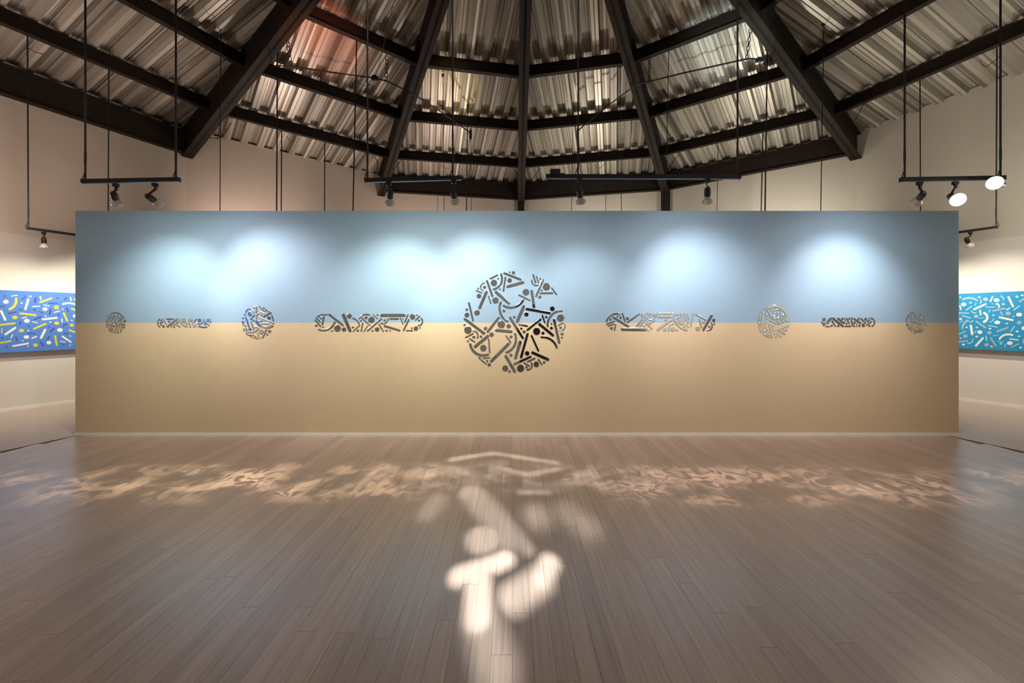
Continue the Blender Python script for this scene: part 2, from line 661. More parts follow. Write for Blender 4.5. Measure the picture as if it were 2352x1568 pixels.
# steel posts in two corners of the back wall
for k, wd in ((0, 0.20), (1, 0.22)):
    c = corner[k] + (C0 - corner[k]).normalized() * 0.13
    mb = MB()
    mb.box((c.x, c.y, 2.75), (wd, 0.16, 5.5))
    mb.box((c.x, c.y - 0.09, 2.75), (wd * 0.55, 0.03, 5.5))
    tag(mb.build('trim_%d' % (k + 1), M['steel']), kind='structure')


# ---------------------------------------------------------------- partition wall
XL, XR = (173 - 1176) / F * WY, (2202 - 1176) / F * WY
PT = CAMH + (HZ - 484) / F * WY
PM = CAMH + (HZ - 741) / F * WY
TH = 0.14
part = empty('partition_wall', ((XL + XR) / 2, WY + TH / 2, 0))
tag(part, 'long freestanding partition painted sky blue above and sand yellow below', 'partition')
mb = MB()
cxm, wm = (XL + XR) / 2, XR - XL
ym = WY + TH / 2


def facebox(m, x0, x1, y0, y1, z0, z1, mf, me):
    p = [(x0, y0, z0), (x1, y0, z0), (x1, y1, z0), (x0, y1, z0), (x0, y0, z1), (x1, y0, z1), (x1, y1, z1), (x0, y1, z1)]
    m.poly(p, [(0, 1, 5, 4)], mf)
    m.poly(p, [(1, 2, 6, 5), (3, 0, 4, 7), (2, 3, 7, 6), (4, 5, 6, 7), (3, 2, 1, 0)], me)


mb = MB()
facebox(mb, XL, XR, WY, WY + TH, PM, PT, 0, 1)
tag(mb.build('blue_field', [M['blue'], M['edge']], part), 'sky blue upper half')
mb = MB()
facebox(mb, XL, XR, WY, WY + TH, 0.0, PM, 0, 1)
tag(mb.build('sand_field', [M['sand'], M['edge']], part), 'sand yellow lower half')
SKX = (1744 - 1176) / F * WY
for x0, x1 in ((XL - 0.012, SKX - 0.001), (SKX + 0.001, XR + 0.012)):
    mb = MB()
    mb.box(((x0 + x1) / 2, WY - 0.006, 0.017), (x1 - x0, 0.012, 0.034))
    tag(mb.build('skirting', M['base'], part), 'thin white skirting strip')


# ---------------------------------------------------------------- mirror pieces
def rounded_bar(x1, y1, x2, y2, wd, rf=0.42):
    a, b = Vector((x1, y1)), Vector((x2, y2))
    d = (b - a).normalized()
    nn = Vector((-d.y, d.x))
    h = (b - a).length / 2 + wd * 0.42
    c = (a + b) / 2
    r = wd * rf
    out = []
    for sx, sy, a0 in ((1, 1, 0), (-1, 1, 90), (-1, -1, 180), (1, -1, 270)):
        for i in range(4):
            t = math.radians(a0 + 30 * i)
            lx = sx * (h - r) + r * math.cos(t)
            ly = sy * (wd / 2 - r) + r * math.sin(t)
            out.append(c + d * lx + nn * ly)
    return out


def disc(x, y, r, ry=None, n=24):
    ry = ry or r
    return [Vector((x + r * math.cos(2 * math.pi * i / n), y + ry * math.sin(2 * math.pi * i / n))) for i in range(n)]


def arc(x1, y1, xm, ym, x2, y2, wd, n=12):
    ax, ay, bx, by, cx, cyy = x1, y1, xm, ym, x2, y2
    d = 2 * (ax * (by - cyy) + bx * (cyy - ay) + cx * (ay - by))
    if abs(d) < 1e-6:
        return rounded_bar(x1, y1, x2, y2, wd)
    ux = ((ax * ax + ay * ay) * (by - cyy) + (bx * bx + by * by) * (cyy - ay) + (cx * cx + cyy * cyy) * (ay - by)) / d
    uy = ((ax * ax + ay * ay) * (cx - bx) + (bx * bx + by * by) * (ax - cx) + (cx * cx + cyy * cyy) * (bx - ax)) / d
    R = math.hypot(ax - ux, ay - uy)
    t0, tm, t1 = (math.atan2(q[1] - uy, q[0] - ux) for q in ((ax, ay), (bx, by), (cx, cyy)))
    tw = 2 * math.pi
    dm, d1 = (tm - t0) % tw, (t1 - t0) % tw
    if dm > d1:
        d1 -= tw
    s = 1 if d1 > 0 else -1
    h = wd / 2
    out = []
    for i in range(n + 1):
        t = t0 + d1 * i / n
        out.append(Vector((ux + (R + h) * math.cos(t), uy + (R + h) * math.sin(t))))
    def cap(t, sgn):
        c = Vector((ux + R * math.cos(t), uy + R * math.sin(t)))
        rad = Vector((math.cos(t), math.sin(t)))
        tan = Vector((-math.sin(t), math.cos(t))) * s * sgn
        return [c + (rad * math.cos(q) * sgn + tan * math.sin(q)) * h * 0.98 for q in (math.radians(35), math.radians(70), math.radians(110), math.radians(145))]
    out += cap(t0 + d1, 1)
    for i in range(n, -1, -1):
        t = t0 + d1 * i / n
        out.append(Vector((ux + (R - h) * math.cos(t), uy + (R - h) * math.sin(t))))
    out += cap(t0, -1)
    return out


def outline(s):
    if s[0] == 'b':
        return rounded_bar(*s[1:])
    if s[0] == 'd':
        return disc(*s[1:])
    return arc(*s[1:])


def parse(txt):
    out = []
    for ln in txt.replace('\n', ';').split(';'):
        q = ln.split()
        if q:
            out.append((q[0],) + tuple(float(v) for v in q[1:]))
    return out


KIND = {'b': 'mirror_bar', 'd': 'mirror_disc', 'a': 'mirror_arc'}


def mosaic(txt, ox, oy, sc, label, name, group=None):
    shapes = parse(txt)
    cxs = [s[1] for s in shapes]
    cys = [s[2] for s in shapes]
    c = px(ox + (min(cxs) + max(cxs)) / 2 / sc, oy + (min(cys) + max(cys)) / 2 / sc, WY)
    root = empty(name, (c.x, WY, c.z))
    tag(root, label, 'wall art', group)
    for s in shapes:
        pts2 = outline(s)
        P = [px(ox + q.x / sc, oy + q.y / sc, WY) for q in pts2]
        nV = len(P)
        cen = sum(P, Vector()) / nV
        wloc = [Vector((p.x, p.z)) for p in P]
        # inward offset for the bevel
        area = sum(wloc[i].x * wloc[(i + 1) % nV].y - wloc[(i + 1) % nV].x * wloc[i].y for i in range(nV))
        sg = 1 if area > 0 else -1
        ins = []
        bev = 0.0022
        for i in range(nV):
            a, b = wloc[i - 1], wloc[(i + 1) % nV]
            tt = (b - a)
            if tt.length < 1e-9:
                ins.append(wloc[i])
                continue
            tt.normalize()
            ins.append(wloc[i] + Vector((-tt.y, tt.x)) * sg * bev)
        th = 0.005
        tx, tz = random.gauss(0, 0.006), random.gauss(0, 0.006)   # pieces never sit perfectly flush
        def dep(p, base):
            return base - tx * (p.x - cen.x) - tz * (p.y - cen.z) * 1.0
        v = [(p.x, WY, p.y) for p in wloc] + [(p.x, dep(p, WY - th), p.y) for p in wloc] + [(p.x, dep(p, WY - th - 0.001), p.y) for p in ins]
        m = MB()
        rng = range(nV)
        cap_ = tuple(2 * nV + i for i in rng)
        side = [(i, (i + 1) % nV, nV + (i + 1) % nV, nV + i) for i in rng] + \
               [(nV + i, nV + (i + 1) % nV, 2 * nV + (i + 1) % nV, 2 * nV + i) for i in rng]
        if sg < 0:
            cap_ = cap_[::-1]
            side = [f[::-1] for f in side]
        m.poly(v, side, 1)
        m.f.append(cap_)
        m.mi.append(0)
        m.build(KIND[s[0]], [M['mirror'], M['mirror_edge']], root)
    return root


BIG = """d 730 140 11;d 780 146 21;b 660 152 870 235 28;b 482 224 574 178 18;a 620 165 616 290 525 360 26;d 583 224 12;d 529 278 42
b 440 252 508 445 28;a 405 280 358 325 388 377 14;d 408 333 20;d 326 350 12;b 300 376 374 406 14;d 338 446 29;b 432 395 345 598 36
b 678 205 650 382 22;d 729 244 30;b 702 325 902 272 36;d 607 360 12;b 553 395 720 538 38;d 549 502 41;b 458 446 490 545 16
b 207 535 260 758 24;d 180 620 16;d 181 689 30;d 311 660 36;b 1033 175 1065 275 20;b 1078 195 1102 272 18;d 1125 224 13
a 1018 240 1040 300 1100 305 16;b 1160 240 1070 450 26;d 1204 327 48;b 1272 342 1335 428 18;b 1125 410 1285 408 20;d 1143 374 12
d 1118 457 21;d 940 396 43;b 850 432 993 503 20;b 1014 382 1044 588 32;a 905 498 795 588 655 572 28;a 617 525 610 660 708 772 28
d 658 633 20;b 912 578 828 774 38;b 947 612 1246 664 34;d 946 680 29;d 1280 608 31;a 1405 637 1270 690 1220 832 26;d 1201 715 16
b 1150 692 1184 792 18;d 1386 727 47;d 792 716 16;b 1302 748 1368 1045 32;b 1128 745 960 882 28;b 735 722 900 985 32;b 852 814 960 832 20
d 882 863 15;d 917 904 20;d 1078 900 47;b 1115 808 1288 950 36;d 1269 804 12;d 1268 857 19;b 1358 822 1430 786 14;a 1440 812 1428 870 1370 888 12
d 1385 853 16;d 1405 932 20;d 1403 980 13;d 1160 923 20;a 1140 975 1260 1005 1337 1110 26;b 155 742 402 925 32;d 150 815 16;d 194 882 48
b 593 722 448 905 28;d 419 860 22;d 624 810 48;d 718 832 29;b 555 884 755 904 34;a 260 893 318 930 316 985 18;b 165 978 262 925 18
d 270 972 20;d 361 967 16;b 214 992 283 1037 16;d 194 1025 14;b 285 1098 452 960 36;d 498 940 29;a 225 1065 290 1175 450 1198 32
d 393 1113 42;b 462 1005 474 1170 20;b 390 1245 478 1236 15;d 344 1242 15;b 362 1264 430 1320 14;d 441 1280 14;d 469 1327 21
b 715 1062 494 1285 36;b 684 953 744 1043 18;d 749 968 19;a 798 925 790 1085 690 1170 28;d 748 1205 19;b 866 1036 806 1242 38
b 962 932 878 1230 32;b 1013 958 1100 1148 26;d 957 1182 29;b 1023 1172 1225 1262 36;b 682 1220 795 1412 38;b 790 1320 1002 1225 28
b 960 1290 1055 1246 18;d 674 1375 38;d 728 1414 16;d 872 1374 47;a 1005 1300 1008 1370 952 1390 16;b 918 1306 985 1345 18;d 948 1360 14
d 1073 1323 36;b 1098 1260 1146 1326 16;d 1174 1298 15"""
LSTRIP = """b 222 187 350 187 22;d 186 213 24;b 136 238 215 332 22;d 228 256 18;b 286 222 256 380 28;b 118 290 222 415 26;d 138 398 24;d 270 424 16
b 388 186 655 392 36;a 495 332 400 455 185 468 34;d 550 452 64;d 444 495 19;d 674 472 42;b 658 186 792 498 56;d 777 215 46;d 847 432 20
a 838 256 930 305 970 415 22;b 940 418 852 512 20;d 940 492 22;d 1003 304 18;a 972 268 1050 192 1170 195 24;d 1100 240 30;d 1203 286 62
b 1020 250 1175 395 22;b 1036 345 1006 508 24;b 1130 405 1060 512 20;b 1395 266 1130 492 34;b 1235 178 1325 266 18;d 1322 193 18
b 1395 200 1840 200 56;d 1457 293 21;a 1522 255 1490 335 1392 352 24;b 1560 268 1725 268 30;b 1345 365 1435 512 22;d 1313 468 44;d 1224 495 18
d 1495 490 22;d 1562 494 16;b 1455 405 1750 492 36;b 1762 255 1815 372 20;d 1815 264 16;b 1912 182 1845 328 26;b 1928 278 1822 492 30
d 1995 226 52;d 2082 195 18;b 2136 215 2050 296 24;d 2122 296 22;a 2160 255 2188 335 2110 395 26;d 2142 438 16;d 2062 453 44;d 1981 446 17
b 1878 494 2000 494 24"""
RSTRIP = """a 110 315 200 200 365 178 30;d 320 224 17;d 378 248 23;d 186 282 22;b 235 238 530 418 36;b 415 165 465 318 26;d 513 262 30;b 510 338 750 172 26
b 108 372 262 316 24;b 135 406 252 370 22;d 205 446 30;b 288 365 262 490 22;b 410 472 860 472 58;d 822 200 46;b 890 160 980 252 24
b 800 280 692 412 28;b 905 235 745 425 30;d 908 328 18;d 832 408 24;b 865 355 990 465 28;b 1035 300 930 375 22;d 920 486 19;d 958 170 16
d 1022 188 30;a 1090 165 1035 250 925 290 24;d 1140 172 20;b 1195 172 1350 172 36;b 1115 228 1350 228 42;d 1250 284 25;b 1360 290 1100 480 44
a 1405 165 1460 360 1650 478 40;d 1475 186 32;d 1546 180 18;b 1465 265 1565 222 22;d 1555 327 62;b 1600 172 1655 310 24;b 1655 170 1695 280 22
b 1690 340 1605 420 22;d 1685 418 20;a 1400 368 1325 405 1310 510 24;d 1234 478 32;d 1383 468 44;d 1469 487 24;b 1780 168 1735 405 30
b 1835 178 2025 292 28;b 1898 280 1940 432 26;d 1978 336 30;b 2140 200 1975 485 42;d 2176 298 32;d 2185 368 17;d 2090 416 24
a 2130 352 2140 440 2050 490 26;d 1868 456 44"""
LCIRC = """d 598 256 42;b 702 205 680 435 44;b 788 205 955 380 38;d 960 266 38;b 750 278 858 350 16;b 1050 300 1005 392 28;d 1107 376 46
b 768 375 980 465 40;a 770 470 685 600 800 760 50;d 850 514 46;b 945 585 1215 440 52;b 775 585 1320 830 42;d 1147 618 62;b 1245 520 1305 740 40
d 878 728 44;b 870 830 1135 830 52;a 665 740 940 950 1265 910 80;d 458 482 80;a 310 430 410 310 545 325 36;b 270 500 420 930 70;d 205 632 32
d 210 775 50;b 570 350 605 445 24;b 625 518 480 680 34;b 500 760 600 1050 46;d 668 964 36;d 570 700 40;d 460 1030 56;a 380 1125 570 1145 770 990 36
d 855 1122 85;b 1045 1050 915 1335 52;d 1160 1098 60;d 1076 1220 38;b 715 1170 835 1360 38;d 583 1254 38;a 315 1165 395 1232 515 1250 40
d 717 1350 44;b 665 1275 635 1350 20;b 470 1290 610 1360 16;b 180 890 280 860 18;d 298 925 30;b 200 970 310 1010 20;d 245 1060 36;b 340 1010 330 1090 36"""
LLCIRC = """a 470 340 760 285 1030 465 64;b 395 390 570 635 56;b 310 480 535 820 74;d 258 700 76;d 615 470 60;d 790 460 62;a 720 575 670 760 850 965 62
b 820 585 950 520 34;b 1110 510 775 765 74;d 1165 710 78;d 990 745 46;b 200 875 340 820 40;d 275 985 58;b 385 900 670 1000 66;d 460 1140 118
b 760 1040 600 1310 58;b 930 960 860 1110 40;b 885 850 1190 905 60;b 1030 950 960 1280 60;d 1128 1040 56;d 808 1200 48;b 690 1315 850 1310 36"""
LLSTRIP = """a 265 195 200 320 275 480 40;d 328 248 36;b 260 335 390 318 24;d 322 400 34;d 410 460 44;b 390 195 510 400 30;b 525 192 765 192 40;d 605 285 36
b 885 200 545 465 64;d 905 318 42;b 740 405 670 485 28;d 790 472 38;b 800 365 1000 475 46;a 965 195 1060 380 1265 465 44;d 1130 255 80;d 1235 368 36
d 1400 230 54;b 1330 350 1370 480 56;b 1310 195 1325 290 20;d 1450 360 28;d 1500 450 44;b 1560 380 1610 490 20;b 1590 190 1490 320 24;d 1700 240 60
a 1640 360 1790 345 1850 200 34;a 1670 445 1760 478 1965 475 44;d 1900 380 38;b 1880 275 2060 435 34;d 2010 240 50;a 2075 180 2110 260 2085 340 24"""
RCIRC = """a 700 255 1060 225 1370 520 100;a 565 285 715 410 775 610 48;d 808 348 32;a 870 460 960 345 1130 375 44;d 1040 448 36;b 950 480 1030 545 22
d 1237 530 36;b 1300 580 1225 655 22;a 1165 430 1155 620 1280 790 44;d 915 604 85;d 1057 648 42;d 1390 680 85;b 890 1045 1400 885 115;d 1367 1040 36
b 1005 735 1195 830 52;b 655 650 1040 840 62;d 1080 850 25;d 868 892 58;d 637 495 56;b 520 360 485 810 72;b 420 450 400 690 50;b 335 590 335 720 36
d 370 805 55;b 330 930 450 890 26;b 685 760 480 985 50;b 370 990 500 1180 44;d 565 1075 60;a 625 985 685 1110 560 1235 64;b 735 850 835 1330 52
d 722 1220 36;a 640 1280 700 1310 780 1315 24;d 920 1180 40;b 1055 1110 975 1330 44;b 1115 1095 1305 1205 44;b 1220 1050 1310 1105 26;d 1135 1250 58"""
RRSTRIP = """d 275 288 60;d 200 400 30;d 270 465 55;b 345 420 480 240 34;b 400 450 540 240 46;b 340 540 475 540 40;d 550 510 40;b 560 340 690 540 46
b 600 250 950 530 74;d 785 520 42;b 775 250 1000 430 62;d 935 262 42;b 1018 245 1022 365 30;b 1085 250 1185 450 44;d 1188 262 40;d 1085 435 34
b 1025 530 1250 530 48;a 1290 235 1268 400 1370 530 50;b 1350 265 1600 425 56;d 1375 405 48;b 1470 415 1440 545 32;d 1520 265 42;b 1605 260 1765 415 50
d 1770 278 50;d 1545 515 42;d 1685 495 64;d 1845 358 40;b 1870 245 1925 345 30;b 1800 495 1985 375 44;d 1905 520 40;a 1960 240 2090 370 2010 530 52"""
RRCIRC = """a 255 780 340 450 600 270 50;b 525 440 455 620 44;d 375 495 30;d 770 310 80;d 610 620 34;b 1000 310 840 580 44;d 1110 400 54;d 1020 570 86
b 1210 450 1160 780 64;b 1290 680 1280 800 36;a 860 660 1060 840 1140 1150 66;b 470 745 870 820 90;d 320 910 80;d 950 855 30;d 1250 910 56;d 400 1080 60
b 500 880 490 1220 56;b 600 920 570 1130 50;b 770 960 630 1265 52;d 945 1030 108;b 720 1230 1060 1180 46;b 720 1310 1060 1250 28;d 650 1340 30
b 680 480 770 590 46;b 610 320 680 430 36"""
mosaic(BIG, 1040, 600, 5.6, 'large round mirror mosaic of bars, arcs and discs at the centre of the partition', 'mirror_mosaic')
mosaic(LSTRIP, 710, 700, 8.4, 'long grey mirror strip mosaic directly left of the large round mosaic', 'mirror_mosaic')
mosaic(RSTRIP, 1380, 700, 8.4, 'long mirror strip mosaic with white reflections, directly right of the large round mosaic', 'mirror_mosaic')
mosaic(LCIRC, 545, 690, 15.68, 'medium round mirror mosaic with blue reflections on its left edge', 'mirror_mosaic')
mosaic(RCIRC, 1720, 690, 15.68, 'medium round mirror mosaic with cream reflections, right half of the partition', 'mirror_mosaic')
mosaic(LLCIRC, 235, 705, 22.4, 'small dark round mirror mosaic near the left end of the partition', 'mirror_mosaic')
mosaic(RRCIRC, 2070, 705, 22.4, 'small pale round mirror mosaic near the right end of the partition', 'mirror_mosaic')
mosaic(LLSTRIP, 350, 720, 15.68, 'short mirror strip mosaic turning blue at its right end, left of the partition', 'mirror_mosaic')
mosaic(RRSTRIP, 1875, 715, 15.68, 'short grey mirror strip mosaic between the two right-hand round mosaics', 'mirror_mosaic')


# ---------------------------------------------------------------- paintings on the side walls
def painting(ka, kb, zt, zb, s0, s1, mat, label, strokes, ox, oy, sc, seed, cols, name='abstract_painting'):
    """canvas on the wall between corners ka and kb, from fraction s0 to s1"""
    pa, pb = corner[ka], corner[kb]
    d = (pb - pa).normalized()
    L = (pb - pa).length
    inn = Vector((-d.y, d.x))
    if inn.dot(C0 - pa) < 0:
        inn = -inn
    base = pa + inn * 0.043
    TH_ = 0.09
    e0, e1 = base + d * (s0 * L), base + d * (s1 * L)
    c = (e0 + e1) / 2 + inn * TH_ / 2
    root = empty(name, (c.x, c.y, zb))
    tag(root, label, 'painting')
    R = Matrix(((d.x, -d.y, 0), (d.y, d.x, 0), (0, 0, 1)))
    m = MB()
    m.box((c.x, c.y, (zt + zb) / 2), ((e1 - e0).length, TH_, zt - zb), R)
    m.build('canvas', mat, root)
    pl = base + inn * (TH_ + 0.0)
    sgn_in = inn

    def hit(u, v):
        x, y = ox + u / sc, oy + v / sc
        r = Vector(((x - 1176) / F, 1.0))
        # ray t*r meets plane (p-pl).inn=0
        t = pl.dot(inn) / r.dot(inn)
        q = r * t
        return ((q - base).dot(d), CAMH + (HZ - y) / F * t)

    def place(o2, mat_, th):
        nV = len(o2)
        area = sum(o2[i][0] * o2[(i + 1) % nV][1] - o2[(i + 1) % nV][0] * o2[i][1] for i in range(nV))
        if area * 1 < 0:
            o2 = o2[::-1]
        P = []
        for hgt in (0.0, th):
            for s, z in o2:
                q = base + d * s + inn * (TH_ + hgt)
                P.append((q.x, q.y, z))
        fs = [tuple(range(nV, 2 * nV))] + [(i, (i + 1) % nV, nV + (i + 1) % nV, nV + i) for i in range(nV)]
        m = MB()
        m.poly(P, fs)
        m.build('brush_mark', M[mat_], root)

    smin, smax = 1e9, -1e9
    k = 0
    for ln in strokes.replace('\n', ';').split(';'):
        q = ln.split()
        if not q:
            continue
        vals = [float(v) for v in q[2:]]
        if q[1] == 'e':
            o = disc(vals[0], vals[1], vals[2], vals[3], 16)
        elif q[1] == 'b':
            o = rounded_bar(*vals, 0.48)
        else:
            o = arc(*vals, n=8)
        o2 = [hit(p.x, p.y) for p in o]
        ss = [a for a, b in o2]
        if min(ss) < s0 * L + 0.005 or max(ss) > s1 * L - 0.005:
            o2 = [(min(max(a, s0 * L + 0.005), s1 * L - 0.005), b) for a, b in o2]
        smin, smax = min(smin, min(ss)), max(smax, max(ss))
        place(o2, cols[q[0]], 0.0012 + 0.0004 * (k % 4))
        k += 1
    # the part of the canvas that the photograph does not show goes on in the same manner
    rg = random.Random(seed)
    cell = 0.165
    names = list(cols.values())
    for (a0, a1) in ((s0 * L + 0.1, smin - 0.12), (smax + 0.12, s1 * L - 0.1)) if strokes else ((s0 * L + 0.1, s1 * L - 0.1),):
        s = a0
        while s < a1:
            z = zb + 0.12
            while z < zt - 0.1:
                cs, cz = s + rg.uniform(-.05, .05), z + rg.uniform(-.04, .04)
                if s0 * L + 0.13 < cs < s1 * L - 0.13:
                    if rg.random() < 0.35:
                        r = rg.uniform(.02, .05)
                        place([(p.x, p.y) for p in disc(cs, cz, r, n=12)], rg.choice(names), 0.0015)
                    else:
                        t = rg.uniform(0, 3.14)
                        h = rg.uniform(.05, .1)
                        place([(p.x, p.y) for p in rounded_bar(cs - h * math.cos(t), cz - h * math.sin(t), cs + h * math.cos(t), cz + h * math.sin(t), rg.uniform(.015, .045), 0.48)], rg.choice(names), 0.0015)
                z += cell
            s += cell
    return root


LP = """w b 108 164 166 157 9;w e 288 167 13 8;y a 152 190 143 245 90 288 24;w e 205 230 10 7;w b 268 195 240 288 22;w e 55 217 27 19;p a 345 182 331 200 335 222 12
w b 380 168 388 195 14;y b 378 224 490 183 18;p e 545 183 10 7;p b 610 198 632 180 10;w b 666 175 674 205 12;y e 708 195 9 14;w a 595 240 650 231 714 243 16
p b 462 231 542 231 8;w b 308 264 376 259 10;w b 415 248 466 258 8;w e 426 287 24 17;y e 534 271 24 18;w e 593 289 9 6;p b 628 270 648 315 10;y b 678 282 712 296 16
p e 327 294 11 8;p b 470 335 480 290 12;w b 512 319 564 305 10;p e 557 341 9 7;p b 368 308 412 326 6;p b 80 328 156 313 8;w b 10 305 50 388 22;y b 192 328 338 345 18
y e 140 367 26 18;w b 208 374 250 364 10;w e 254 399 27 19;p b 318 388 388 360 10;w e 431 353 9 7;w b 402 385 538 370 18;y b 604 325 638 400 20;w e 703 352 14 16
w b 586 380 588 410 11;w e 680 394 9 6;w e 477 411 10 6;w b 306 408 354 417 8;y b 0 438 140 422 18;p b 192 405 192 435 9;y b 320 475 434 426 18;y e 537 421 24 16
p a 600 455 610 435 635 430 8;y e 679 440 21 15;p e 274 450 9 6;p e 466 454 9 6;w b 50 527 146 463 20;y b 20 475 14 512 12;y e 203 491 26 17;w e 268 491 10 6
w e 567 485 27 18;p b 475 502 514 466 10;y a 655 485 680 496 712 505 16;p b 264 517 340 517 7;w b 428 482 388 560 22;p b 605 520 642 516 6;w b 104 558 120 527 10
w e 250 552 26 17;w b 302 564 346 546 12;p b 150 545 166 592 8;p b 448 572 468 545 10;y b 522 542 538 628 20;w b 590 545 672 600 16;w e 665 542 9 5;w e 217 587 8 5
p e 20 562 10 7;y b 0 608 104 590 16;w b 122 638 268 612 16;w b 572 592 618 600 8;w e 463 605 23 17;y e 337 629 24 17;p b 382 598 412 636 8;p e 60 643 11 8
p e 604 626 8 6;w e 664 628 8 5;w e 264 640 8 5;p b 176 282 212 298 6;p b 208 195 240 172 9;p e 45 163 10 6;p b 0 262 46 258 6"""
RP = """w e 230 175 9 6;g a 255 195 315 182 390 205 16;w e 410 174 13 9;w b 538 168 515 215 14;w e 574 203 28 18;g e 470 194 24 17;c a 423 200 428 215 420 232 10
c a 615 165 635 178 640 200 10;w b 686 172 730 262 20;c e 768 170 16 10;w e 818 157 12 8;g b 790 218 834 190 14;w e 263 243 25 18;c e 328 226 14 9;w b 360 290 472 240 18
c b 380 230 370 252 8;c e 533 237 8 4;w a 570 240 594 247 595 270 14;c e 638 240 15 10;w b 226 255 236 290 12;c b 284 298 340 260 9;c b 475 268 555 268 8
g b 538 305 655 280 14;w b 668 295 700 276 10;c b 736 296 792 256 10;g b 218 324 310 326 14;c a 336 305 350 320 380 322 8;w b 418 300 424 343 14;c b 500 318 514 292 8
c b 612 312 630 343 9;g e 684 328 26 18;w e 788 340 29 18;c b 250 350 328 372 9;g e 382 357 24 17;c b 412 378 450 368 6;w a 458 325 486 360 455 408 22;c e 544 346 12 8
w e 735 358 8 5;w b 602 365 728 392 18;w e 232 382 15 8;c b 222 415 250 398 6;c a 318 412 340 405 352 390 8;g a 305 395 265 425 250 470 18;g b 382 405 470 465 16
c a 512 408 535 400 545 378 8;w e 581 414 28 17;g e 788 415 24 16;c e 670 424 14 8;c b 495 444 582 458 8;w e 290 460 10 7;w b 330 445 343 525 22;c e 388 462 13 8
w e 512 472 12 7;g b 580 500 682 462 16;c b 744 452 708 500 10;w e 770 499 14 8;w e 825 468 13 18;c b 222 525 278 497 9;c b 365 512 382 490 8;w e 416 506 24 17
g e 506 512 22 16;g e 279 544 22 16;w e 386 548 13 8;w a 602 570 640 537 725 535 18;c b 540 540 590 536 6;c b 474 542 480 586 12;c e 788 546 15 9;w e 235 564 9 5
w b 700 570 778 580 10;g b 222 598 300 588 14;c a 300 612 335 603 350 572 10;w b 378 635 445 562 20;g b 518 560 568 635 16;c b 585 595 640 597 6;w e 700 610 28 18
c e 616 615 14 9;g e 480 626 22 16;w e 260 624 14 9;c b 712 650 784 616 8;c b 650 648 662 616 8;w e 527 642 13 7;w e 802 652 14 8;g e 834 595 14 28"""
painting(-3, -2, 2.10, 1.03, 0.04, 0.92, M['canvas_blue'], 'long cobalt blue painting with white, yellow and purple marks on the left wall',
         LP, 0, 640, 4.125, 5, {'w': 'p_white', 'y': 'p_yellow', 'p': 'p_purple'})
painting(3, 2, 2.10, 1.03, 0.04, 0.92, M['canvas_teal'], 'long turquoise painting with white, grey and pale blue marks on the right wall',
         RP, 2150, 640, 4.129, 6, {'w': 'p_white', 'g': 'p_grey', 'c': 'p_cyan'})
painting(-5, -4, 2.3, 1.25, 0.50, 0.82, M['canvas_blue'], 'blue painting behind the viewer that the left mirror mosaics reflect', '', 0, 0, 1, 9,
         {'w': 'p_white', 'c': 'p_cyan'})


# ---------------------------------------------------------------- light tracks and spotlights
def light_track(a, b, label, rods, group, box=None, rod_tops=None):
    """a, b: end points of the bar's underside"""
    a, b = Vector(a), Vector(b)
    root = empty('light_track', (a + b) / 2)
    tag(root, label, 'light track', group)
    m = MB()
    m.beam(a, b, 0.042, 0.042)
    m.build('track_bar', M['black'], root)
    d = (b - a).normalized()
    m = MB()
    m.beam(a + d * 0.01, b - d * 0.01, 0.016, 0.003, low=-0.003)
    tag(m.build('contact_slot', M['slot'], root), 'pale metal slot under the bar')
    for p in (a, b):
        m = MB()
        s = d if p is a else -d
        m.beam(p - s * 0.006, p + s * 0.012, 0.046, 0.046, low=-0.002)
        m.build('end_cap', M['black'], root)
    for (t, tx, ty) in rods:
        q = a + (b - a) * t + Vector((0, 0, 0.034))
        top = Vector((tx, ty, 0))
        top.z = sheet_z(tx, ty) - 0.05
        m = MB()
        m.tube([q, top], 0.0098, 6)
        sw = d * 0.035
        m.tube([q - sw, q + Vector((0, 0, 0.10))], 0.005, 5)
        m.tube([q + Vector((0, 0, 0.18)), q + Vector((0, 0, 0.30))], 0.012, 6)
        m.build('suspension_rod', M['wire'], root)
    if box:
        m = MB()
        q = a + (b - a) * box
        m.box(q + Vector((0, 0, 0.034 + 0.03)), (0.105, 0.06, 0.062))
        m.box(q + Vector((0.075, 0, 0.034 + 0.012)), (0.05, 0.02, 0.02))
        m.build('power_box', M['black'], root)
    return root


